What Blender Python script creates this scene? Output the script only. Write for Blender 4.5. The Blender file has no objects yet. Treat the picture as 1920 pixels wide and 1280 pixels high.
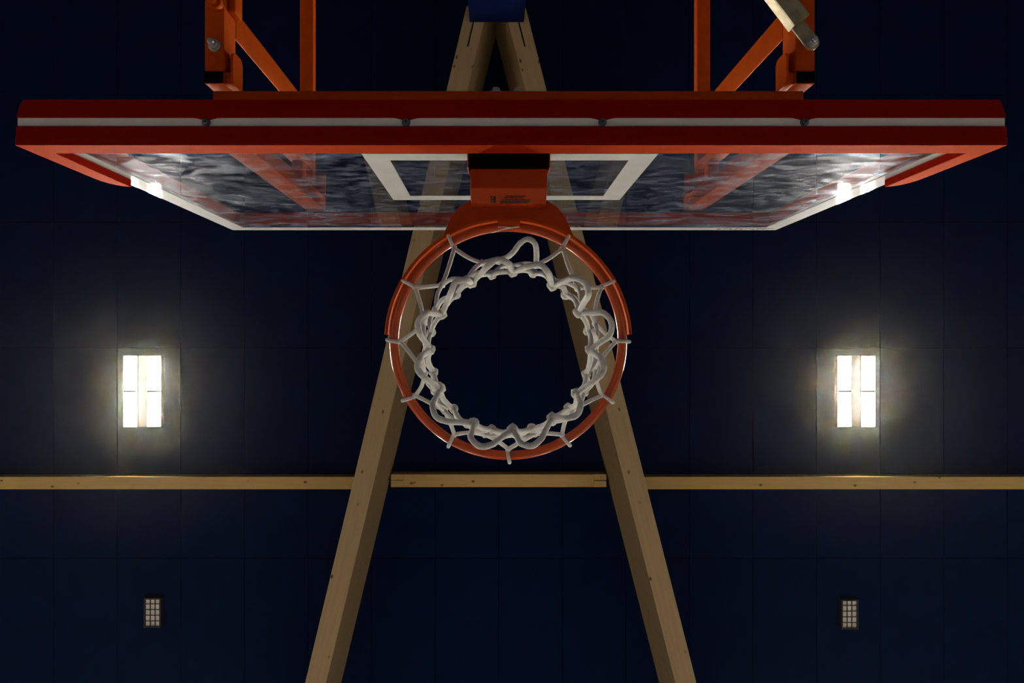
import bpy, bmesh, math, random
from mathutils import Vector, Matrix
random.seed(7)
PI = math.pi
S = bpy.context.scene
COL = S.collection

# ------------------------------------------------------------------ camera, world, exposure
H = 1.58                       # camera height above the hall floor (m)
F = 1340.0                     # focal length in pixels of the 1920 px wide frame
VX, VY = 929.0, 650.0          # where the vertical direction meets the frame
cam_d = bpy.data.cameras.new('camera')
cam_d.sensor_width = 36.0
cam_d.lens = F / 1920 * 36.0
cam_d.shift_x = (960 - VX) / 1920
cam_d.shift_y = (VY - 640) / 1920
cam_d.clip_start = 0.02
cam = bpy.data.objects.new('camera', cam_d)
cam.location = (0, 0, H)
cam.rotation_euler = (PI, 0, 0)     # straight up, +X to the right, the hoop's wall (-Y) to the top
COL.objects.link(cam)
S.camera = cam

w = bpy.data.worlds.new('world'); S.world = w
w.use_nodes = True
w.node_tree.nodes['Background'].inputs[0].default_value = (0.0, 0.0, 0.0, 1)
w.node_tree.nodes['Background'].inputs[1].default_value = 0.0

_vs = w.node_tree.nodes.new('ShaderNodeVolumeScatter')     # scattering air added to imitate the soft lens bloom round the lamps
_vs.inputs['Color'].default_value = (1.0, 0.97, 0.90, 1)
_vs.inputs['Density'].default_value = 0.0008
_vs.inputs['Anisotropy'].default_value = 0.968
w.node_tree.links.new(_vs.outputs[0], w.node_tree.nodes['World Output'].inputs['Volume'])

S.view_settings.view_transform = 'Standard'
S.view_settings.look = 'None'
S.view_settings.gamma = 1.0
S.view_settings.use_curve_mapping = False
S.view_settings.exposure = 0.0
LAMP = 520.0                    # radiance of the lamp diffusers
LAMP_COL = (1.0, 0.95, 0.84)

# ------------------------------------------------------------------ helpers
def W(px, py, z):
    """a point of the place from its bearing and its height z above the lens"""
    return Vector(((px - VX) / F * z, (py - VY) / F * z, z + H))

def box(bm, x0, x1, y0, y1, z0, z1, bev=0.0, seg=2, mat=None):
    vs = [bm.verts.new((x, y, z)) for z in (z0, z1) for y in (y0, y1) for x in (x0, x1)]
    idx = [(0, 2, 3, 1), (4, 5, 7, 6), (0, 1, 5, 4), (2, 6, 7, 3), (0, 4, 6, 2), (1, 3, 7, 5)]
    fs = [bm.faces.new([vs[i] for i in f]) for f in idx]
    if bev > 0:
        es = list({e for f in fs for e in f.edges})
        bmesh.ops.bevel(bm, geom=es, offset=bev, segments=seg, profile=0.5, affect='EDGES')
    return vs

def catmull(pts, n=5, closed=False):
    out = []
    m = len(pts)
    rng = range(m) if closed else range(m - 1)
    for i in rng:
        if closed:
            p0, p1, p2, p3 = pts[(i - 1) % m], pts[i], pts[(i + 1) % m], pts[(i + 2) % m]
        else:
            p0, p1, p2, p3 = pts[max(i - 1, 0)], pts[i], pts[i + 1], pts[min(i + 2, m - 1)]
        for k in range(n):
            t = k / n
            out.append(0.5 * ((2 * p1) + (p2 - p0) * t + (2 * p0 - 5 * p1 + 4 * p2 - p3) * t * t
                              + (3 * p1 - p0 - 3 * p2 + p3) * t ** 3))
    if not closed:
        out.append(pts[-1].copy())
    return out

def tube(bm, pts, r, seg=8, closed=False, cap=True):
    n = len(pts)
    rings = []
    up = Vector((0, 0, 1))
    prev = None
    for i, p in enumerate(pts):
        a = pts[(i - 1) % n] if (closed or i > 0) else p
        b = pts[(i + 1) % n] if (closed or i < n - 1) else p
        t = (b - a).normalized()
        if prev is None:
            u = t.cross(up)
            if u.length < 1e-4:
                u = t.cross(Vector((1, 0, 0)))
        else:
            u = prev - t * prev.dot(t)
        u.normalize(); prev = u
        v = t.cross(u)
        rr = r[i] if isinstance(r, (list, tuple)) else r
        rings.append([bm.verts.new(p + (u * math.cos(2 * PI * k / seg) + v * math.sin(2 * PI * k / seg)) * rr)
                      for k in range(seg)])
    for i in range(n if closed else n - 1):
        A, B = rings[i], rings[(i + 1) % n]
        if closed and i == n - 1:      # line up the closing ring
            d = [sum((A[k].co - B[(k + s) % seg].co).length for k in range(seg)) for s in range(seg)]
            s = d.index(min(d)); B = B[s:] + B[:s]
        for k in range(seg):
            f = bm.faces.new((A[k], A[(k + 1) % seg], B[(k + 1) % seg], B[k])); f.smooth = True
    if cap and not closed:
        bm.faces.new(list(reversed(rings[0]))); bm.faces.new(rings[-1])

def cyl(bm, p0, p1, r, seg=24, bev=0.0):
    p0, p1 = Vector(p0), Vector(p1)
    n0 = len(bm.verts)
    t = (p1 - p0).normalized()
    u = t.orthogonal().normalized(); v = t.cross(u)
    A = [bm.verts.new(p0 + (u * math.cos(2 * PI * k / seg) + v * math.sin(2 * PI * k / seg)) * r) for k in range(seg)]
    B = [bm.verts.new(p1 + (u * math.cos(2 * PI * k / seg) + v * math.sin(2 * PI * k / seg)) * r) for k in range(seg)]
    for k in range(seg):
        f = bm.faces.new((A[k], A[(k + 1) % seg], B[(k + 1) % seg], B[k])); f.smooth = seg > 8
    bm.faces.new(list(reversed(A))); f = bm.faces.new(B)
    if bev:
        es = list(set(f.edges))
        bmesh.ops.bevel(bm, geom=es, offset=bev, segments=2, profile=0.5, affect='EDGES')

def prism(bm, poly, z0, z1, bev=0.0):
    """poly: list of (x, y), counter-clockwise; extruded in z"""
    A = [bm.verts.new((x, y, z0)) for x, y in poly]
    B = [bm.verts.new((x, y, z1)) for x, y in poly]
    n = len(poly)
    fs = [bm.faces.new(list(reversed(A))), bm.faces.new(B)]
    es = list(fs[0].edges) + list(fs[1].edges)
    for k in range(n):
        bm.faces.new((A[k], A[(k + 1) % n], B[(k + 1) % n], B[k]))
    if bev:
        bmesh.ops.bevel(bm, geom=list(set(es)), offset=bev, segments=2, profile=0.5, affect='EDGES')

def obj(name, bm, mat, parent=None, smooth=None, label=None):
    bmesh.ops.recalc_face_normals(bm, faces=bm.faces[:])
    me = bpy.data.meshes.new(name)
    bm.to_mesh(me); bm.free()
    for m in (mat if isinstance(mat, (list, tuple)) else [mat]):
        me.materials.append(m)
    if smooth is not None:
        for p in me.polygons:
            p.use_smooth = True
        me.set_sharp_from_angle(angle=math.radians(smooth))
    o = bpy.data.objects.new(name, me)
    COL.objects.link(o)
    if parent is not None:
        o.parent = parent
        o.matrix_parent_inverse = Matrix.Translation(-parent.location) @ Matrix.Identity(4) if False else Matrix.Identity(4)
        o.location = -Vector(parent.location) if not parent.parent else Vector((0, 0, 0))
    if label:
        o['label'] = label
    return o

def thing(name, label, cat, loc=(0, 0, 0), group=None):
    o = bpy.data.objects.new(name, None)
    o.empty_display_size = 0.1
    COL.objects.link(o)
    o.location = loc
    o['label'] = label; o['category'] = cat
    if group: o['group'] = group
    return o

def struct(o):
    o['kind'] = 'structure'
    return o

# ------------------------------------------------------------------ materials
def new_mat(name):
    m = bpy.data.materials.new(name); m.use_nodes = True
    nt = m.node_tree
    return m, nt, nt.nodes['Principled BSDF'], nt.nodes['Material Output']

def set_in(node, name, val):
    node.inputs[name].default_value = val

def noise_col(nt, bsdf, c0, c1, scale, stretch=(1, 1, 1), detail=4, rough=0.6, lo=0.35, hi=0.65):
    tc = nt.nodes.new('ShaderNodeTexCoord'); mp = nt.nodes.new('ShaderNodeMapping')
    mp.inputs['Scale'].default_value = stretch
    nz = nt.nodes.new('ShaderNodeTexNoise')
    nz.inputs['Scale'].default_value = scale; nz.inputs['Detail'].default_value = detail
    nz.inputs['Roughness'].default_value = rough
    rp = nt.nodes.new('ShaderNodeValToRGB')
    rp.color_ramp.elements[0].position = lo; rp.color_ramp.elements[0].color = (*c0, 1)
    rp.color_ramp.elements[1].position = hi; rp.color_ramp.elements[1].color = (*c1, 1)
    nt.links.new(tc.outputs['Object'], mp.inputs[0]); nt.links.new(mp.outputs[0], nz.inputs[0])
    nt.links.new(nz.outputs[0], rp.inputs[0])
    if bsdf is not None:
        nt.links.new(rp.outputs[0], bsdf.inputs['Base Color'])
    return nz, rp, mp

def bump(nt, bsdf, src, strength, dist):
    b = nt.nodes.new('ShaderNodeBump')
    b.inputs['Strength'].default_value = strength; b.inputs['Distance'].default_value = dist
    nt.links.new(src, b.inputs['Height']); nt.links.new(b.outputs[0], bsdf.inputs['Normal'])

def simple(name, c0, c1, scale=8, rough=0.5, metal=0.0, spec=0.5, coat=0.0, bmp=0.0, stretch=(1, 1, 1)):
    m, nt, b, out = new_mat(name)
    nz, rp, mp = noise_col(nt, b, c0, c1, scale, stretch)
    set_in(b, 'Roughness', rough); set_in(b, 'Metallic', metal)
    set_in(b, 'Specular IOR Level', spec); set_in(b, 'Coat Weight', coat)
    if coat: set_in(b, 'Coat Roughness', 0.035)
    if bmp: bump(nt, b, nz.outputs[0], bmp, 0.002)
    return m

M_orange = simple('orange_powder_coat', (0.50, 0.066, 0.0006), (0.57, 0.078, 0.0008), 30, rough=0.55, spec=0.5)
set_in(M_orange.node_tree.nodes['Principled BSDF'], 'IOR', 1.12)
M_hoop = simple('orange_bracket_shaded', (0.34, 0.036, 0.0006), (0.38, 0.042, 0.0008), 30, rough=0.32, spec=0.5)  # frame orange darkened: shade on the bracket's downward faces put into the colour
set_in(M_hoop.node_tree.nodes['Principled BSDF'], 'IOR', 1.2)
M_rim = simple('orange_gloss_paint', (0.46, 0.055, 0.001), (0.52, 0.064, 0.0015), 30, rough=0.22, spec=0.4, coat=0.25)
M_pad = simple('red_orange_foam_padding', (0.20, 0.0044, 0.0002), (0.23, 0.0052, 0.0003), 6, rough=0.7, spec=0.5, bmp=0.05, stretch=(0.3, 1, 1))
_p = M_pad.node_tree.nodes['Principled BSDF']
set_in(_p, 'Sheen Weight', 1.0); set_in(_p, 'Sheen Roughness', 0.24); set_in(_p, 'Sheen Tint', (1.0, 0.17, 0.025, 1)); set_in(_p, 'IOR', 1.05)
M_white = simple('white_gloss_paint', (0.50, 0.50, 0.49), (0.56, 0.56, 0.55), 14, rough=0.6, spec=0.04, coat=0.6)
M_strip = simple('pale_aluminium_strip', (0.62, 0.61, 0.58), (0.70, 0.69, 0.66), 20, rough=0.45, spec=0.5, stretch=(0.1, 1, 1))
M_black = simple('black_plastic', (0.003, 0.003, 0.003), (0.005, 0.005, 0.005), 20, rough=0.9, spec=0.0)
M_steel = simple('zinc_plated_steel', (0.55, 0.54, 0.50), (0.72, 0.71, 0.66), 60, rough=0.38, metal=1.0)
M_bolt = simple('dull_zinc', (0.10, 0.12, 0.13), (0.16, 0.18, 0.19), 200, rough=0.35, metal=0.8)
M_galv = simple('galvanised_steel', (0.34, 0.28, 0.16), (0.50, 0.43, 0.28), 40, rough=0.42, metal=0.55, stretch=(1, 1, 1))
M_rope = simple('white_braided_cord', (0.66, 0.65, 0.61), (0.78, 0.77, 0.73), 260, rough=0.85, spec=0.15, bmp=0.6)
M_navy = simple('dark_navy_board', (0.0012, 0.0085, 0.042), (0.0017, 0.0115, 0.055), 3.0, rough=0.8, spec=0.02)
M_navy_joint = simple('navy_joint', (0.001, 0.0016, 0.007), (0.0012, 0.002, 0.009), 3.0, rough=0.9, spec=0.0)
M_column = simple('blue_painted_column', (0.0012, 0.007, 0.052), (0.0015, 0.009, 0.062), 5, rough=0.8, spec=0.03)
M_floor = simple('pale_sports_floor', (0.40, 0.36, 0.31), (0.48, 0.43, 0.37), 2.0, rough=0.4, spec=0.4, stretch=(1, 0.15, 1))
M_key = simple('dark_blue_floor_paint', (0.046, 0.050, 0.066), (0.054, 0.058, 0.078), 2.0, rough=0.4, spec=0.3)
M_wall = simple('grey_hall_wall', (0.12, 0.11, 0.10), (0.15, 0.14, 0.125), 2.0, rough=0.8, spec=0.2)
M_housing = simple('light_grey_lamp_housing', (0.70, 0.68, 0.62), (0.76, 0.74, 0.68), 20, rough=0.4, spec=0.4)
M_dark = simple('dark_grey_metal', (0.02, 0.02, 0.022), (0.03, 0.03, 0.032), 20, rough=0.6, spec=0.3)
M_grille = simple('unlit_white_diffuser', (0.84, 0.80, 0.78), (0.88, 0.84, 0.82), 60, rough=0.5, spec=0.3)
M_ink = simple('dark_printed_ink', (0.012, 0.006, 0.005), (0.018, 0.008, 0.006), 40, rough=0.6, spec=0.2)

def pine(name, c0, c1, kx=0.75, ky=1.6, many=0.2):
    m, nt, b, out = new_mat(name)
    L = nt.links.new
    # long grain: noise stretched along the member (local X)
    nz, rp, mp = noise_col(nt, None, c0, c1, 9.0, (0.25, 5, 5), detail=8, rough=0.65, lo=0.3, hi=0.72)
    tc = nt.nodes.new('ShaderNodeTexCoord')
    mp2 = nt.nodes.new('ShaderNodeMapping'); mp2.inputs['Scale'].default_value = (kx, ky, ky)
    vo = nt.nodes.new('ShaderNodeTexVoronoi'); vo.inputs['Scale'].default_value = 7.5
    L(tc.outputs['Object'], mp2.inputs[0]); L(mp2.outputs[0], vo.inputs[0])
    kr = nt.nodes.new('ShaderNodeValToRGB')
    kr.color_ramp.elements[0].position = 0.07; kr.color_ramp.elements[0].color = (1, 1, 1, 1)
    kr.color_ramp.elements[1].position = 0.16; kr.color_ramp.elements[1].color = (0, 0, 0, 1)
    L(vo.outputs['Distance'], kr.inputs[0])
    sep = nt.nodes.new('ShaderNodeSeparateColor'); L(vo.outputs['Color'], sep.inputs[0])
    gt = nt.nodes.new('ShaderNodeMath'); gt.operation = 'GREATER_THAN'; gt.inputs[1].default_value = many
    L(sep.outputs[0], gt.inputs[0])
    mu = nt.nodes.new('ShaderNodeMath'); mu.operation = 'MULTIPLY'
    L(kr.outputs[0], mu.inputs[0]); L(gt.outputs[0], mu.inputs[1])
    mx = nt.nodes.new('ShaderNodeMix'); mx.data_type = 'RGBA'
    L(mu.outputs[0], mx.inputs[0]); L(rp.outputs[0], mx.inputs[6])
    mx.inputs[7].default_value = (c0[0] * 0.22, c0[1] * 0.16, c0[2] * 0.12, 1)
    last = mx.outputs[2]
    L(last, b.inputs['Base Color'])
    set_in(b, 'Roughness', 0.62); set_in(b, 'Specular IOR Level', 0.25)
    bump(nt, b, nz.outputs[0], 0.15, 0.002)
    return m
M_beam = pine('glulam_spruce', (0.38, 0.27, 0.143), (0.455, 0.335, 0.187), 0.95, 1.7, 0.1)
M_purlin = pine('yellow_pine', (0.57, 0.385, 0.135), (0.67, 0.465, 0.18), 1.0, 1.5, 0.0)

def glass_mat():
    m, nt, b, out = new_mat('dusty_board_glass')
    nt.nodes.remove(b)
    L = nt.links.new
    tr = nt.nodes.new('ShaderNodeBsdfTransparent'); tr.inputs[0].default_value = (0.93, 0.96, 0.96, 1)
    gl = nt.nodes.new('ShaderNodeBsdfGlossy'); gl.inputs['Roughness'].default_value = 0.02
    fr = nt.nodes.new('ShaderNodeFresnel'); fr.inputs[0].default_value = 1.45
    mx = nt.nodes.new('ShaderNodeMixShader')
    L(fr.outputs[0], mx.inputs[0]); L(tr.outputs[0], mx.inputs[1]); L(gl.outputs[0], mx.inputs[2])
    # wiped dust: streaks running mostly sideways, in patches
    tc = nt.nodes.new('ShaderNodeTexCoord')
    def nz(scale, stretch, detail, lo, hi, rough=0.6, dist=0.0, rot=0.0):
        mp = nt.nodes.new('ShaderNodeMapping'); mp.inputs['Scale'].default_value = stretch
        mp.inputs['Rotation'].default_value = (0, rot, 0)
        n = nt.nodes.new('ShaderNodeTexNoise'); n.inputs['Scale'].default_value = scale
        n.inputs['Detail'].default_value = detail; n.inputs['Roughness'].default_value = rough
        n.inputs['Distortion'].default_value = dist
        r = nt.nodes.new('ShaderNodeMapRange'); r.inputs[1].default_value = lo; r.inputs[2].default_value = hi
        L(tc.outputs['Object'], mp.inputs[0]); L(mp.outputs[0], n.inputs[0]); L(n.outputs[0], r.inputs[0])
        return r.outputs[0]
    def math_(op, a, bb):
        n = nt.nodes.new('ShaderNodeMath'); n.operation = op
        for i, v in enumerate((a, bb)):
            if isinstance(v, float): n.inputs[i].default_value = v
            else: L(v, n.inputs[i])
        return n.outputs[0]
    fine = nz(55, (0.6, 1, 1.0), 5, 0.40, 0.72, 0.72)
    mid = nz(17, (0.7, 1, 1.1), 5, 0.50, 0.67, 0.62, 0.9, 0.25)
    smear = nz(6, (0.8, 1, 1.0), 5, 0.48, 0.72, 0.62, 1.4, 0.35)
    patch = nz(2.2, (0.8, 1, 1.0), 3, 0.40, 0.64, 0.5, 0.6)
    d = math_('ADD', math_('MULTIPLY', fine, 0.06), math_('MULTIPLY', smear, 0.20))
    d = math_('ADD', d, math_('MULTIPLY', mid, 0.36))
    d = math_('ADD', d, math_('MULTIPLY', math_('MULTIPLY', patch, fine), 0.36))
    df = nt.nodes.new('ShaderNodeBsdfDiffuse'); df.inputs[0].default_value = (0.11, 0.17, 0.30, 1)
    g2 = nt.nodes.new('ShaderNodeBsdfGlossy'); g2.inputs['Roughness'].default_value = 0.42
    g2.inputs[0].default_value = (0.46, 0.47, 0.50, 1)
    mxd = nt.nodes.new('ShaderNodeMixShader'); mxd.inputs[0].default_value = 0.5
    L(df.outputs[0], mxd.inputs[1]); L(g2.outputs[0], mxd.inputs[2])
    mx2 = nt.nodes.new('ShaderNodeMixShader')
    L(d, mx2.inputs[0]); L(mx.outputs[0], mx2.inputs[1]); L(mxd.outputs[0], mx2.inputs[2])
    # the pane is solid: its inner (back-facing) sides only let light through
    ge = nt.nodes.new('ShaderNodeNewGeometry')
    tr2 = nt.nodes.new('ShaderNodeBsdfTransparent')
    mx3 = nt.nodes.new('ShaderNodeMixShader')
    L(ge.outputs['Backfacing'], mx3.inputs[0]); L(mx2.outputs[0], mx3.inputs[1]); L(tr2.outputs[0], mx3.inputs[2])
    L(mx3.outputs[0], out.inputs[0])
    return m
M_glass = glass_mat()

def lamp_mat():
    m, nt, b, out = new_mat('lit_lamp_diffuser')
    nt.nodes.remove(b)
    e = nt.nodes.new('ShaderNodeEmission')
    e.inputs[0].default_value = (*LAMP_COL, 1); e.inputs[1].default_value = LAMP
    nt.links.new(e.outputs[0], out.inputs[0])
    return m
M_lamp = lamp_mat()

# ------------------------------------------------------------------ the hall
ZC = 6.745                      # ceiling underside, above the lens
XL, XR = -14.0, 14.0
YB, YF = -3.45, 24.0            # wall behind the hoop, far wall
bm = bmesh.new(); box(bm, XL - .2, XR + .2, YB - .2, YF + .2, -0.2, 0.0)
floor = struct(obj('floor', bm, M_floor))
bm = bmesh.new(); box(bm, -2.43, 2.47, -1.59, 4.21, 0.0, 0.001)      # the painted key below the basket
obj('painted_key', bm, M_key, floor)
bm = bmesh.new(); box(bm, XL, XR, YB, -1.591, 0.0, 0.001)           # unseen dark floor strip, added to dim the padding and ceiling above
obj('added_dark_floor', bm, M_key, floor)
bm = bmesh.new(); box(bm, XL - .2, XR + .2, YB - .2, YF + .2, ZC + H + 0.02, ZC + H + 0.2)
ceil = struct(obj('ceiling', bm, M_navy_joint))
bm = bmesh.new(); box(bm, XL - .2, XR + .2, YB - .2, YB, 0.0, ZC + H + 0.02)
struct(obj('wall_back', bm, M_navy))
bm = bmesh.new(); box(bm, XL - .2, XR + .2, YF, YF + .2, 0.0, ZC + H + 0.02)
struct(obj('wall_front', bm, M_wall))
bm = bmesh.new(); box(bm, XL - .2, XL, YB, YF, 0.0, ZC + H + 0.02)
struct(obj('wall_left', bm, M_wall))
bm = bmesh.new(); box(bm, XR, XR + .2, YB, YF, 0.0, ZC + H + 0.02)
struct(obj('wall_right', bm, M_wall))

# ceiling boards: 0.6 m x 1.2 m, each one a piece, with a recessed joint
def panel_mesh(wx, wy):
    bm = bmesh.new()
    box(bm, -wx / 2 + .0025, wx / 2 - .0025, -wy / 2 + .0025, wy / 2 - .0025, 0, 0.02, 0.002, 1)
    bmesh.ops.recalc_face_normals(bm, faces=bm.faces[:])
    me = bpy.data.meshes.new('panel'); bm.to_mesh(me); bm.free()
    me.materials.append(M_navy)
    return me
pm = {}
SP = 119.2 / F * ZC
PX0 = (935.0 - VX) / F * ZC
rows = []
ys = [YB, (-60 - VY) / F * ZC, (178 - VY) / F * ZC, (416 - VY) / F * ZC, (652 - VY) / F * ZC, (888.0 - VY) / F * ZC]
ys2 = [(913 - VY) / F * ZC, (1046 - VY) / F * ZC]
ys2 += [ys2[1] + 1.19 * k for k in range(1, 3)]
bands = list(zip(ys[:-1], ys[1:])) + [(ys[-1], ys2[0])] + list(zip(ys2[:-1], ys2[1:]))
for (ya, yb) in bands:
    for k in range(-9, 10):
        xa = PX0 + k * SP
        key = round(yb - ya, 3)
        if key not in pm:
            pm[key] = panel_mesh(SP, yb - ya)
        o = bpy.data.objects.new('panel', pm[key]); COL.objects.link(o)
        o.parent = ceil
        o.location = (xa + SP / 2, (ya + yb) / 2, ZC + H + random.uniform(-.001, .001))
# the boards out of view, one plain field each side
bm = bmesh.new()
x0, x1 = PX0 - 9 * SP, PX0 + 10 * SP
box(bm, XL, x0, YB, YF, ZC + H, ZC + H + .02); box(bm, x1, XR, YB, YF, ZC + H, ZC + H + .02)
box(bm, x0, x1, ys2[-1], YF, ZC + H, ZC + H + .02)
o = obj('outer_boarding', bm, M_navy, ceil)

# ------------------------------------------------------------------ timber beams
ZB = 5.60
BW = 0.16
def beam(name, label, pxa, pya, pxb, pyb, cut_y, slot_px):
    a = W(pxa, pya, ZB); b = W(pxb, pyb, ZB)
    d = (b - a).normalized()
    a = a + d * ((cut_y - a.y) / d.y)
    L = 9.5 / d.y
    t = thing(name, label, 'beam', a, 'timber roof beams in a V')
    t.rotation_euler = (0, 0, math.atan2(d.y, d.x))
    hgt = ZC - ZB
    sl = ((slot_px - VY) / F * ZB - a.y) / d.y
    bm = bmesh.new()
    box(bm, sl, L, -BW / 2, BW / 2, 0, hgt)
    for q in (box(bm, 0, sl, -BW / 2, -.0065, 0, hgt), box(bm, 0, sl, .0065, BW / 2, 0, hgt)):
        for v in q:                      # the wall end is cut on a slant
            if v.co.x < .001 and v.co.z > .1: v.co.x -= .55
    o = obj('timber', bm, M_beam); o.parent = t; o.location = (0, 0, 0)
    bm = bmesh.new(); box(bm, 0.02, sl - .01, -.005, .005, 0.035, hgt - .05)
    o = obj('slotted_steel_plate', bm, M_dark); o.parent = t; o.location = (0, 0, 0)
    return t
beam('roof_beam', 'deep timber beam left of the hoop, running down to the left', 857, 169, 591.7, 1280, (16 - VY) / F * ZB, 87)
beam('roof_beam', 'deep timber beam right of the hoop, running down to the right', 1005, 169, 1286, 1280, (16 - VY) / F * ZB, 87)

# slim purlins between and beyond the beams
def purlin(label, xa, xb, py0, py1, z, slots=()):
    y0, y1 = (py0 - VY) / F * z, (py1 - VY) / F * z
    t = thing('purlin', label, 'purlin', ((xa + xb) / 2, (y0 + y1) / 2, z + H), 'slim pine purlins under the ceiling')
    h, dy = ZC - z - .003, (y1 - y0) / 2
    L = (xb - xa) / 2
    bm = bmesh.new()
    if slots:
        s = slots[0]
        box(bm, -L + s, L - s, -dy, dy, 0, h, 0.003, 1)
        for sg in (-1, 1):
            xs = sorted((sg * L, sg * (L - s)))
            box(bm, xs[0], xs[1], -dy, -.007, 0, h, 0.001, 1); box(bm, xs[0], xs[1], -.001, dy, 0, h, 0.001, 1)
        o = obj('timber', bm, M_purlin); o.parent = t; o.location = (0, 0, 0)
        for sg in (-1, 1):
            bm = bmesh.new()
            xs = sorted((sg * (L - s + .01), sg * (L + .024)))
            box(bm, xs[0], xs[1], -.0065, -.0015, 0.015, h - .01)
            o = obj('slotted_steel_plate', bm, M_dark); o.parent = t; o.location = (0, 0, 0)
    else:
        box(bm, -L, L, -dy, dy, 0, h, 0.003, 1)
        o = obj('timber', bm, M_purlin); o.parent = t; o.location = (0, 0, 0)
zp = 6.60
purlin('pine purlin from the left beam to the left edge', XL + .02, W(664, 905, zp).x, 893.5, 917, zp)
purlin('pine purlin from the right beam to the right edge', W(1206, 905, zp).x, XR - .02, 893.5, 917, zp)
purlin('short pine purlin between the two big beams, below the hoop', W(733, 900, zp).x, W(1137, 900, zp).x, 889, 913, zp, (0.115,))

# the column that carries the point of the V
bm = bmesh.new()
xa, xb = W(880.5, 42, ZB).x, W(982.5, 42, ZB).x
box(bm, xa, xb, YB + .002, (42 - VY) / F * ZB, 0.0, ZB + H, 0.004, 1)
o = obj('column', bm, M_column)
o['label'] = 'dark blue column top where the two timber beams meet'; o['category'] = 'column'; o['kind'] = 'thing'

# ------------------------------------------------------------------ ceiling lamps
def lamp(cx, cy, label, group=None):
    z = 6.69 + H
    t = thing('ceiling_lamp', label, 'lamp', (cx * 1.0106, cy * 1.0106, z), group)
    bm = bmesh.new()
    tw, th = 0.1245, 0.320          # one cell
    xs = [(-.173, -.173 + tw), (.0475, .0475 + tw)]
    ys_ = [(-.3270, -.3270 + th), (.0075, .0075 + th)]
    # body with four open cells
    box(bm, -.177, .176, -.333, .333, .0545, .0549, 0)
    for (x0, x1) in xs:
        box(bm, x0 - .004, x0, -.334, .334, 0, .055); box(bm, x1, x1 + .004, -.334, .334, 0, .055)
        for yy in (-.334, .3275):
            box(bm, x0, x1, yy, yy + .007, 0, .0545)
    box(bm, xs[0][1] + .004, xs[1][0] - .004, -.334, .334, .02, .055)
    o = obj('housing', bm, M_housing); o.parent = t; o.location = (0, 0, 0)
    for (x0, x1) in xs:
        bm = bmesh.new(); box(bm, x0 + .0005, x1 - .0005, -.0095, .0100, .0, .029)
        o = obj('divider', bm, M_dark); o.parent = t; o.location = (0, 0, 0)
        bm = bmesh.new()
        xo = x0 + .021 if cx < 0 else x1 - .0225
        for y0, y1 in ys_:
            box(bm, xo, xo + .0015, y0 + .002, y1 - .002, .021, .0295)
        o = obj('reflector_edge', bm, M_housing); o.parent = t; o.location = (0, 0, 0)
        for (y0, y1) in ys_:
            bm = bmesh.new(); box(bm, x0 + .001, x1 - .001, y0 + .001, y1 - .001, .030, .054)
            o = obj('diffuser', bm, M_lamp); o.parent = t; o.location = (0, 0, 0)
    return t
lamp(-3.273, .4125, 'lit four-cell ceiling lamp left of the hoop')
lamp(3.344, .4125, 'lit four-cell ceiling lamp right of the hoop')
for (x, y) in [(x, y) for y in (.4125, 4.9, 9.4, 13.9, 18.4) for x in (-9.89, -3.273, 3.344, 9.96) if not (abs(x) < 4 and y < 1)]:  # lamps out of view, added only to light the hall
    lamp(x, y, 'unseen ceiling lamp added outside the frame to light the hall', 'unseen ceiling lamps added to light the hall')

# small unlit grid lights
def grid_light(px, py, label):
    z = 6.68
    p = W(px, py, z)
    t = thing('grid_light', label, 'ceiling light', p, 'small unlit grid lights')
    bm = bmesh.new()
    a, b = .0795, .1385
    fr = .0125
    box(bm, -a, a, -b, -b + fr, 0, ZC - z); box(bm, -a, a, b - fr, b, 0, ZC - z)
    box(bm, -a, -a + fr, -b + fr, b - fr, 0, ZC - z); box(bm, a - fr, a, -b + fr, b - fr, 0, ZC - z)
    o = obj('frame', bm, M_dark); o.parent = t; o.location = (0, 0, 0)
    bm = bmesh.new(); box(bm, -a + fr, a - fr, -b + fr, b - fr, .018, .03)
    o = obj('panel', bm, M_grille); o.parent = t; o.location = (0, 0, 0)
    bm = bmesh.new()
    for k in (1, 2):
        x = -a + fr + (2 * a - 2 * fr) * k / 3
        box(bm, x - .0022, x + .0022, -b + fr, b - fr, .006, .018)
    for k in (1, 2, 3, 4):
        y = -b + fr + (2 * b - 2 * fr) * (k - .15) / 4.75
        box(bm, -a + fr, a - fr, y - .0022, y + .0022, .007, .0179)
    o = obj('grid', bm, M_dark); o.parent = t; o.location = (0, 0, 0)
grid_light(285, 1149, 'small unlit grid light at lower left, framed in grey')
grid_light(1594, 1152, 'small unlit grid light at lower right, framed in grey')

# ------------------------------------------------------------------ backboard
BX = 0.029
GY = -0.388                    # glass front face
bb = thing('backboard', 'glass basketball backboard with white border and orange edge padding', 'backboard', (BX, GY, 1.32 + H))
ZG0, ZG1, HW = 1.32 + H, 2.37 + H, 0.90
bm = bmesh.new(); box(bm, BX - HW, BX + HW, GY - .012, GY, ZG0, ZG1)
glass = obj('glass_pane', bm, M_glass, bb)
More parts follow.
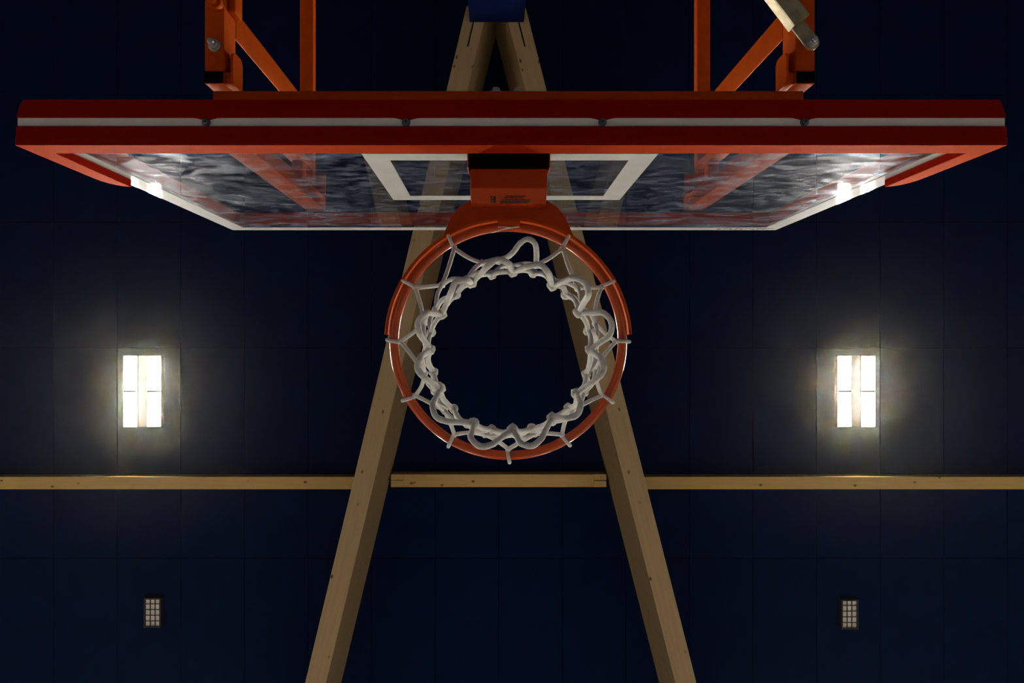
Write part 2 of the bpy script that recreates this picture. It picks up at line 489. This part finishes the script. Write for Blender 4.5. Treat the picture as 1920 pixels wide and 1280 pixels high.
# white border line, mitred, printed on the pane
def frame_strip(bm, x0, x1, z0, z1, wd, y0, y1):
    O = [(x0, z0), (x1, z0), (x1, z1), (x0, z1)]
    I = [(x0 + wd, z0 + wd), (x1 - wd, z0 + wd), (x1 - wd, z1 - wd), (x0 + wd, z1 - wd)]
    vs = {}
    for n, P in (('o', O), ('i', I)):
        for k, (x, z) in enumerate(P):
            for j, y in enumerate((y0, y1)):
                vs[n, k, j] = bm.verts.new((x, y, z))
    for k in range(4):
        q = (k + 1) % 4
        bm.faces.new((vs['o', k, 1], vs['o', q, 1], vs['i', q, 1], vs['i', k, 1]))
        bm.faces.new((vs['o', k, 0], vs['i', k, 0], vs['i', q, 0], vs['o', q, 0]))
        bm.faces.new((vs['o', k, 0], vs['o', q, 0], vs['o', q, 1], vs['o', k, 1]))
        bm.faces.new((vs['i', k, 0], vs['i', k, 1], vs['i', q, 1], vs['i', q, 0]))
bm = bmesh.new(); frame_strip(bm, BX - HW, BX + HW, ZG0, ZG1, .05, GY + .0002, GY + .0012)
obj('border_line', bm, M_white, bb)
bm = bmesh.new(); frame_strip(bm, BX - .298, BX + .298, 1.435 + H, 1.885 + H, .05, GY + .0002, GY + .0008)
obj('target_rectangle', bm, M_white, bb)
# orange steel edge frame behind the pane
fy0, fy1 = GY - .049, GY - .0125
for nm, (a, b, c, d) in {'top': (BX - .862, BX + .862, 2.325, 2.365), 'bottom': (BX - .862, BX + .862, 1.325, 1.365),
                         'l': (BX - .898, BX - .8625, 1.325, 2.365), 'r': (BX + .8625, BX + .898, 1.325, 2.365)}.items():
    bm = bmesh.new(); box(bm, a, b, fy0, fy1, c + H, d + H, .002, 2)
    obj('edge_rail', bm, M_orange, bb)

# padding: a U round the lower edge and sides, in a front and a rear half with a slot between
ZP = 1.311 + H
def u_lip(bm, ho, hi, zb, zi, zt, y0, y1, r=.006, drop=.075):
    out, inn = [], []
    for k in range(7):
        a = PI / 2 * k / 6
        x = hi + (ho - hi) * math.sin(a)
        z = zt - drop * (1 - math.cos(a))
        out.append((x, z)); inn.append((hi, zt - drop * (1 - math.cos(a)) - (.0 if k else .0)))
    inn[0] = (hi, zt)
    out.append((ho, zi)); inn.append((hi, zi))
    for k in range(0, 5):
        a = PI / 2 * k / 4
        out.append((ho - r + r * math.cos(a), zb + r - r * math.sin(a))); inn.append((hi, zi))
    outer = [(BX - x, z) for x, z in out] + [(BX + x, z) for x, z in reversed(out)]
    inner = [(BX - x, z) for x, z in inn] + [(BX + x, z) for x, z in reversed(inn)]
    V = {}
    def vert(p, y):
        key = (round(p[0], 6), round(p[1], 6), y)
        if key not in V:
            V[key] = bm.verts.new((p[0], y, p[1]))
        return V[key]
    def face(*vs):
        u = []
        for v in vs:
            if v not in u: u.append(v)
        if len(u) > 2: bm.faces.new(u)
    n = len(outer)
    for k in range(n - 1):
        for y in (y0, y1):
            face(vert(outer[k], y), vert(outer[k + 1], y), vert(inner[k + 1], y), vert(inner[k], y))
        face(vert(outer[k], y0), vert(outer[k], y1), vert(outer[k + 1], y1), vert(outer[k + 1], y0))
        face(vert(inner[k], y0), vert(inner[k + 1], y0), vert(inner[k + 1], y1), vert(inner[k], y1))
bm = bmesh.new()
u_lip(bm, .913, .8715, ZP, 1.370 + H, 1.655 + H, GY + .0015, -.370)
# underside of the front half, wrapped below the pane
box(bm, BX - .909, BX + .909, -.405, -.3712, ZP - .0006, ZG0 - .0006, 0)
for sg in (-1, 1):
    xs = sorted((BX + sg * .9005, BX + sg * .9115))
    box(bm, xs[0], xs[1], -.405, GY + .0012, ZG0 - .0006, 1.58 + H, 0)
padf = obj('front_padding', bm, M_pad, bb)
bev = padf.modifiers.new('soft_edge', 'BEVEL'); bev.width = .0035; bev.segments = 3; bev.limit_method = 'ANGLE'; bev.angle_limit = math.radians(50)
for p in padf.data.polygons: p.use_smooth = True
padf.data.set_sharp_from_angle(angle=math.radians(40))
# rear half: its slot edge dips in at the four bolts
bolts_x = [(p - VX) * 1.312 / F for p in (386, 761, 1130, 1509)]
bm = bmesh.new()
N = 360
tops = []
hwr = .9080
for k in range(N + 1):
    x = BX - hwr + 2 * hwr * k / N
    dip = sum(max(0.0, 1 - abs((x - b) / .026)) ** 1.6 for b in bolts_x)
    yf = -.4207 + .0062 * min(dip, 1)
    edge = max(0.0, (abs(x - BX) - (hwr - .012)) / .012)
    yb = -.4535 + .012 * (1 - math.sqrt(max(0.0, 1 - edge * edge)))
    xb = BX + (x - BX) * .9935
    tops.append([bm.verts.new((x, yf, ZP)), bm.verts.new((xb, yb, ZP)), bm.verts.new((xb, yb, ZG0 - .001)), bm.verts.new((x, yf, ZG0 - .001))])
for k in range(N):
    A, B = tops[k], tops[k + 1]
    for j in range(4):
        bm.faces.new((A[j], A[(j + 1) % 4], B[(j + 1) % 4], B[j]))
bm.faces.new(tops[0]); bm.faces.new(list(reversed(tops[-1])))
box(bm, BX - hwr + .01, BX + hwr - .01, -.4535, -.4445, ZG0 - .001, 1.37 + H, .002, 2)
for sg in (-1, 1):
    xs = sorted((BX + sg * .8985, BX + sg * .902))
    box(bm, xs[0], xs[1], -.4535, -.4207, ZG0, 1.6 + H, .001, 2)
obj('rear_padding', bm, M_pad, bb)
bm = bmesh.new()
box(bm, BX - .9085, BX + .9085, -.4225, -.4052, ZP + .0035, ZG0 - .0012, .001, 1)
for sg in (-1, 1):
    xs = sorted((BX + sg * .9005, BX + sg * .9085))
    box(bm, xs[0], xs[1], -.4195, -.4055, ZG0, 1.58 + H, .001, 1)
obj('lower_edge_strip', bm, M_strip, bb)
for x in bolts_x:
    bm = bmesh.new()
    y = -.4125
    cyl(bm, (x, y, ZP + .0036), (x, y, ZP + .001), .0080, 24, .0006)
    cyl(bm, (x, y, ZP + .001), (x, y, ZP - .0035), .0062, 20, .001)
    b1 = obj('bolt', bm, M_bolt, bb, 35)
    bm = bmesh.new(); cyl(bm, (x, y, ZP - .0035), (x, y, ZP - .0040), .0026, 6)
    o = obj('bolt_socket', bm, M_dark); o.parent = b1; o.location = (0, 0, 0)
# illegible maker's lettering printed along the upper border at its right end
bm = bmesh.new()
x = (1346 - VX) / F * 2.345
xe = (1449 - VX) / F * 2.345
while x < xe:
    wd = random.uniform(.009, .015)
    z0 = 2.337 + H; h = .020
    kind = random.randrange(3)
    yy = (GY + .0013, GY + .0018)
    box(bm, x, x + .0035, *yy, z0, z0 + h)
    if kind != 1: box(bm, x + .0036, x + wd, *yy, z0 + h - .005, z0 + h)
    if kind != 0: box(bm, x + .0036, x + wd, *yy, z0, z0 + .005)
    if kind == 2: box(bm, x + wd - .003, x + wd, *yy, z0 + .0051, z0 + h - .0051)
    x += wd + .0055
obj('lettering', bm, M_ink, bb, label='dark small lettering at the end of the upper border')

# ------------------------------------------------------------------ hoop
RX, RY, RZ = 0.0262, -0.0115, 1.47 + H
RR, RT = 0.2345, 0.0096
hoop = thing('hoop', 'orange steel basketball hoop bracketed to the glass backboard', 'hoop', (RX, RY, RZ))
bm = bmesh.new()
tube(bm, [Vector((RX + RR * math.cos(2 * PI * k / 120), RY + RR * math.sin(2 * PI * k / 120), RZ)) for k in range(120)], RT, 20, closed=True)
obj('rim', bm, M_rim, hoop)
# stiffening bar round the board-side half of the rim
bm = bmesh.new()
prof = [(.2485, .034), (.2485, .003)] + [(.2520 + .0035 * math.cos(a), .003 + .0035 * math.sin(a)) for a in [PI + PI * q / 8 for q in range(1, 8)]]
prof += [(.2555, .003), (.2555, .038), (.236, .038), (.236, .034)]  # top web added to block light and keep the gap at the rim dark
secs = []
for k in range(81):
    a = PI + 0.055 + (PI - 0.11) * k / 80
    secs.append([bm.verts.new((RX + r * math.cos(a), RY + r * math.sin(a), RZ + z)) for r, z in prof])
for A, B in zip(secs[:-1], secs[1:]):
    for q in range(len(prof)):
        bm.faces.new((A[q], A[(q + 1) % len(prof)], B[(q + 1) % len(prof)], B[q]))
bm.faces.new(secs[0]); bm.faces.new(list(reversed(secs[-1])))
obj('stiffening_bar', bm, M_orange, hoop, 40)
# winged top plate from the bracket to the bar
poly = []
zpl = RZ + .0035
hw = .0765
def arc(r, a0, a1, n):
    return [(RX + r * math.sin(a0 + (a1 - a0) * k / n), RY - r * math.cos(a0 + (a1 - a0) * k / n)) for k in range(n + 1)]
aw = math.radians(33.5)
A = arc(.2500, -aw, aw, 24)
right = [(RX + hw, GY + .004)]
poly = [(RX - hw, GY + .004)] + [(RX - hw, RY - .290)] + [(RX - hw - .024, RY - .277), (RX - hw - .042, RY - .255)] + A
poly += [(RX + hw + .042, RY - .255), (RX + hw + .024, RY - .277), (RX + hw, RY - .290), (RX + hw, GY + .004)]
bm = bmesh.new(); prism(bm, poly, zpl - .003, zpl + .003, .001)
obj('wing_plate', bm, M_hoop, hoop)
# folded cover under the plate: flat underside, then a slope up to the plate
prof = [(-.349, 1.400), (-.311, 1.400), (-.287, 1.434), (-.2845, 1.4505), (-.2845, 1.4708), (-.349, 1.4708)]
bm = bmesh.new()
A_ = [bm.verts.new((RX - .0755, y, z + H)) for y, z in prof]
B_ = [bm.verts.new((RX + .0755, y, z + H)) for y, z in prof]
bm.faces.new(A_); bm.faces.new(list(reversed(B_)))
for k in range(len(prof)):
    bm.faces.new((A_[k], A_[(k + 1) % 6], B_[(k + 1) % 6], B_[k]))
es = list(bm.edges)
bmesh.ops.bevel(bm, geom=es, offset=.0022, segments=2, profile=.5, affect='EDGES')
cover = obj('bracket_cover', bm, M_hoop, hoop)
# dark mounting block against the glass, in an orange side cheek
bm = bmesh.new(); box(bm, RX - .0785, RX + .0785, GY + .0022, -.3495, 1.398 + H, 1.470 + H, .001, 1)
obj('mounting_block', bm, M_black, hoop)
for sg in (-1, 1):
    bm = bmesh.new()
    xs = sorted((RX + sg * .0787, RX + sg * .0815))
    box(bm, xs[0], xs[1], GY + .0022, -.353, 1.402 + H, 1.470 + H, .0008, 1)
    obj('side_cheek', bm, M_orange, hoop)
# printed approval sticker on the sloping face: a mark and rows of unreadable small print
P0 = Vector((RX, -.311, 1.400 + H)); P1 = Vector((RX, -.287, 1.434 + H))
dn = (P1 - P0).normalized(); nrm = Vector((0, dn.z, -dn.y))
def onface(bm, xa, xb, s0, s1, off=.0006):
    L = (P1 - P0).length
    q = []
    for (x, s) in ((xa, s0), (xb, s0), (xb, s1), (xa, s1)):
        p = P0 + dn * (L * s) + nrm * off; q.append(bm.verts.new((x, p.y, p.z)))
    q2 = [bm.verts.new(v.co - nrm * .0003) for v in q]
    bm.faces.new(q); bm.faces.new(list(reversed(q2)))
    for k in range(4): bm.faces.new((q[k], q[(k + 1) % 4], q2[(k + 1) % 4], q2[k]))
sx = lambda px: (px - VX) / F * 1.42
bm = bmesh.new()
onface(bm, sx(920), sx(923), .50, .62); onface(bm, sx(920), sx(924), .66, .78); onface(bm, sx(920), sx(922.5), .82, .93); onface(bm, sx(924.6), sx(929.6), .50, .93)
for (a, b, s) in ((948, 985, .48), (944, 980, .58), (941, 996, .72), (937, 994, .82), (938, 992, .91)):
    x = a
    while x < b:
        wd = random.uniform(3, 9)
        onface(bm, sx(x), sx(min(x + wd, b)), s, s + .055)
        x += wd + 1.0
obj('printed_sticker', bm, M_ink, hoop, label='dark small print on the bracket cover')
# fixing block and wire clip where the rim meets the plate
bm = bmesh.new(); box(bm, W(933, 420, 1.45).x, W(976, 420, 1.45).x, RY - .246, RY - .231, RZ - .012, RZ + .002, .002, 2)
obj('rim_block', bm, M_orange, hoop)
bm = bmesh.new()
zz = 1.452
tube(bm, catmull([W(921.5, 436, zz), W(940, 430.5, zz), W(958, 426.5, zz), W(973, 424.5, zz)], 5), .0011, 8)
tube(bm, catmull([W(934, 425.5, zz), W(946, 425, zz), W(961, 427.2, zz - .002)], 5), .0011, 8)
obj('wire_clip', bm, M_steel, hoop)

# ------------------------------------------------------------------ net
net = thing('net', 'white cord basketball net hanging from the orange hoop', 'net', (RX, RY, RZ))
CR = .0042
def cord(name, pts, r=CR, n=5, seg=8, label=None):
    bm = bmesh.new()
    P = catmull(pts, n)
    tube(bm, P, [r * random.uniform(.95, 1.06) for _ in P], seg)
    return obj(name, bm, M_rope, net, label=label)
def ang(k):    # degrees clockwise from the board side, seen from below
    a = math.radians(k)
    return math.sin(a), -math.cos(a)
def node(k, pcx, pcy, pr, z, jr=3.0, ja=2.0, jz=.008):
    k += random.uniform(-ja, ja); pr += random.uniform(-jr, jr); z += random.uniform(-jz, jz)
    s, c = ang(k)
    return W(pcx + pr * s, pcy + pr * c, z)
att = []
for k in range(12):
    s, c = ang(30 * k)
    att.append(Vector((RX + (RR - .013) * s, RY + (RR - .013) * c, RZ - .012)))
R1 = [node(15 + 30 * k, 955, 653, 166, 1.375) for k in range(12)]
R1[0] = W(1005, 497, 1.372); R1[11] = W(905, 493, 1.372); R1[1] = W(1083, 540, 1.375); R1[10] = W(829, 534, 1.375)
R2 = [node(30 * k, 956, 657, 157, 1.275) for k in range(12)]
R3 = [node(15 + 30 * k, 957, 659, 150, 1.175) for k in range(12)]
R4 = [node(30 * k, 957, 659, 148, 1.085, 3, 3) for k in range(12)]
def bow(a, b, amt, t=.5):
    m = a.lerp(b, t)
    c = Vector((RX + .003, RY + .004, m.z))
    o = (m - c).normalized()
    return [a, m + o * amt + Vector((random.uniform(-.003, .003), random.uniform(-.003, .003), -.004)), b]
for k in range(12):
    if k == 0: continue
    # loop round the rim
    s, c = ang(30 * k)
    ctr = Vector((RX + RR * s, RY + RR * c, RZ))
    e = Vector((s, c, 0)); tg = Vector((-c, s, 0))
    tw = random.uniform(-.25, .25)
    bm = bmesh.new()
    ring = []
    for q in range(20):
        a = 2 * PI * q / 20
        ring.append(ctr + e * (math.cos(a) * .0148) + Vector((0, 0, math.sin(a) * .0148)) + tg * (math.cos(a) * .014 * tw))
    tube(bm, ring, .0038, 8, closed=True)
    obj('rim_loop', bm, M_rope, net)
    p = att[k]
    cord('cord', bow(p + tg * -.002, R1[k], -.004))
    cord('cord', bow(p + tg * .002, R1[k - 1], -.004))
cord('loose_loop', [R1[11], W(924, 488, 1.36), W(947, 484, 1.35), W(962, 473, 1.33), W(975, 456, 1.32), W(990, 448, 1.31), W(1003, 457, 1.31), W(1006, 476, 1.335), R1[0]],
     .0052, 6, 10, 'unhooked cord loop sticking up on the board side')
for k in range(12):
    cord('cord', bow(R1[k], R2[k], .004)); cord('cord', bow(R1[k - 1], R2[k], .004))
    cord('cord', bow(R2[k], R3[k], .005)); cord('cord', bow(R2[k], R3[k - 1], .005))
    cord('cord', bow(R3[k], R4[(k + 1) % 12], .004)); cord('cord', bow(R3[k], R4[k], .004))
def knot(p, r):
    bm = bmesh.new()
    bmesh.ops.create_icosphere(bm, subdivisions=2, radius=r)
    ph = random.uniform(0, 6)
    for v in bm.verts:
        n = v.co.normalized()
        v.co = v.co * (1 + .16 * math.sin(5 * n.x + ph) * math.cos(4 * n.y - ph) + .08 * math.sin(9 * n.z + ph))
        v.co.z *= 1.15
        v.co += p
    for f in bm.faces: f.smooth = True
    obj('knot', bm, M_rope, net)
for p in R1: knot(p, .0072)
for p in R2: knot(p, .0078)
for p in R3: knot(p, .0082)
for p in R4: knot(p, .0088)
# hem loops at the bottom, flaring outwards, each with its own lean (angle, reach in px)
hem = [(19, 172), (47, 190), (74, 197), (101, 178), (133, 172), (167, 181), (198, 186), (229, 185), (260, 177), (288, 182), (322, 166), (352, 174)]
for k in range(12):
    a, r = hem[k]
    zt = 1.02 + random.uniform(-.02, .02)
    s, c = ang(a)
    tip = W(957 + r * s, 659 + r * c, zt)
    A, B = R4[k], R4[(k + 1) % 12]
    sl, cl = ang(a - 6.5); sr, cr_ = ang(a + 6.5)
    tl = W(957 + (r - 8) * sl, 659 + (r - 8) * cl, zt + .004); tr_ = W(957 + (r - 8) * sr, 659 + (r - 8) * cr_, zt + .004)
    ml = A.lerp(tl, .55) ; mr = B.lerp(tr_, .55)
    cord('hem_loop', [A, ml, tl, tip, tr_, mr, B], .0045, 5, 10)

# ------------------------------------------------------------------ support frame
fr = thing('support_frame', 'orange tubular steel frame carrying the backboard from behind', 'support frame', (BX, -.5, 1.4 + H))
def member(name, x0, x1, y0, y1, z0, z1, bev=.004, mat=None, label=None):
    bm = bmesh.new(); box(bm, x0, x1, y0, y1, z0 + H, z1 + H, bev, 3)
    return obj(name, bm, mat or M_orange, fr, 60, label)
YW = YB + .001
member('lower_rail', -.555, .605, -.5025, -.4545, 1.402, 1.444, .003)
for sg, (x0, x1) in (('l', (-.611, -.570)), ('r', (.630, .671))):
    inner = x1 if sg == 'l' else x0
    member('lower_arm', x0, x1, YW, -.578, 1.500, 1.570)
    member('upper_arm', x0, x1, YW, -.4860, 2.230, 2.270)
    member('board_post', x0, x1, -.5775, -.5520, 1.500, 2.2295, .003)
    member('end_cap', x0 + .001, x1 - .001, -.5765, -.5530, 1.4965, 1.4999, .0008, M_black, 'black plastic end cap')
    px0, px1 = (x0, inner + .020) if sg == 'l' else (inner - .020, x1)
    member('board_rail', px0, px1, -.4850, -.4405, 1.4445, 2.3200, .003)
    q0, q1 = (x0, inner + .030) if sg == 'l' else (inner - .030, x1)
    member('top_plate', q0, q1, -.5500, -.4855, 2.2705, 2.2765, .002)
    f0, f1 = (inner - .004, inner) if sg == 'l' else (inner, inner + .004)
    member('brace_plate', f0, f1, -.737, -.676, 1.5705, 2.2295, .001)
    g0, g1 = (x0, f0) if sg == 'l' else (f1, x1)
    member('brace_flange', g0, g1, -.737, -.733, 1.5705, 2.2295, .001)
    for z in (1.66, 2.13):
        member('spacer', x0 + .004, x1 - .004, -.5515, -.4855, z, z + .04, .002)
    # cheek plate beside the arm end, with rounded corners and a slot left open
    xi = (inner + .0135, inner + .0185) if sg == 'l' else (inner - .0185, inner - .0135)
    bm = bmesh.new()
    pl = []
    y0, y1, z0, z1, r = -.622, -.5525, 1.502 + H, 1.560 + H, .016
    A = []
    for (cy, cz, a0) in ((y0 + r, z0 + r, PI), (y1 - r, z0 + r, 1.5 * PI), (y1 - .001, z1 - .001, 0), (y0 + r, z1 - r, .5 * PI)):
        n = 1 if cy == y1 - .001 else 5
        for q in range(n):
            a = a0 + PI / 2 * q / 4
            rr = 0 if n == 1 else r
            pl.append((cy + rr * math.cos(a), cz + rr * math.sin(a)))
    VA = [bm.verts.new((xi[0], y, z)) for y, z in pl]; VB = [bm.verts.new((xi[1], y, z)) for y, z in pl]
    bm.faces.new(VA); bm.faces.new(list(reversed(VB)))
    for q in range(len(pl)):
        bm.faces.new((VA[q], VA[(q + 1) % len(pl)], VB[(q + 1) % len(pl)], VB[q]))
    obj('cheek_plate', bm, M_orange, fr)
    xs = sorted((inner + (.0005 if sg == 'l' else -.0005), xi[0] if sg == 'l' else xi[1]))
    member('cheek_spacer', xs[0], xs[1], -.5770, -.5530, 1.504, 1.558, .001)
# bolt through the left arm, lug further back on it
def hexbolt(x, y, z, parent, r=.0105):
    bm = bmesh.new()
    cyl(bm, (x, y, z), (x, y, z - .0025), r * 1.25, 24, .0005)
    cyl(bm, (x, y, z - .0025), (x, y, z - .011), r, 6, .001)
    cyl(bm, (x, y, z - .011), (x, y, z - .026), r * .6, 16, .001)
    return obj('bolt', bm, M_steel, parent, label='bright zinc bolt')
hexbolt(-.5895, -.632, 1.4998 + H, fr)
bm = bmesh.new()
p = W(403, 6, 1.494)
cyl(bm, p + Vector((0, 0, .006)), p + Vector((0, 0, -.010)), .016, 24, .002)
cyl(bm, p + Vector((0, 0, -.010)), p + Vector((0, 0, -.022)), .009, 20, .002)
obj('lug', bm, M_orange, fr, 35)
for sx_ in (-.5655, ):
    bm = bmesh.new(); box(bm, -.5695, -.5535, -.80, -.712, 1.520 + H, 1.566 + H, .004, 2)
    obj('side_plate', bm, M_orange, fr, 60)
# rear fixings of the hoop, on the lower rail
for px in (930, 971):
    x = (px - VX) / F * 1.405
    bm = bmesh.new()
    y = -.5025
    cyl(bm, (x, y - .0002, 1.4155 + H), (x, y - .003, 1.4155 + H), .011, 24)
    cyl(bm, (x, y - .003, 1.4155 + H), (x, y - .010, 1.4155 + H), .0075, 6, .0008)
    obj('rear_nut', bm, M_steel, fr)

# galvanised cross brace pinned under the right arm
P0 = Vector((.6555, -.632, 1.4895 + H))
d = Vector((-65, -85, 0)).normalized()
br = thing('cross_brace', 'galvanised steel brace bar pinned under the right support arm', 'brace', P0)
br.rotation_euler = (0, 0, math.atan2(d.y, d.x))
bm = bmesh.new()
# channel, open on top
L0, L1 = .046, 1.95
hb = .019
box(bm, L0, L1, -hb, hb, -.028, -.025, .0006, 1)
box(bm, L0, L1, -hb, -hb + .003, -.0248, .004, .0006, 1)
box(bm, L0, L1, hb - .003, hb, -.0248, .004, .0006, 1)
o = obj('channel', bm, M_galv); o.parent = br; o.location = (0, 0, 0)
bm = bmesh.new()
poly = [(L0 + .05, -.0155)] + [(L0 + .05, .0155), (.006, .0155)]
poly = [(L0 + .05, .0152)] + [(.0165 * math.cos(a), .0165 * math.sin(a)) for a in [PI * .62 + (PI * .76) * q / 10 for q in range(11)]] + [(L0 + .05, -.0152)]
prism(bm, poly, -.008, -.003, .0008)
o = obj('end_tab', bm, M_galv); o.parent = br; o.location = (0, 0, 0)
bm = bmesh.new()
cyl(bm, (0, 0, .0100), (0, 0, -.003), .006, 16)
cyl(bm, (0, 0, -.0082), (0, 0, -.0105), .0125, 24, .0005)
cyl(bm, (0, 0, -.0105), (0, 0, -.019), .0098, 6, .001)
cyl(bm, (0, 0, -.019), (0, 0, -.026), .0058, 16, .001)
o = obj('pivot_bolt', bm, M_steel); o.parent = br; o.location = (0, 0, 0)
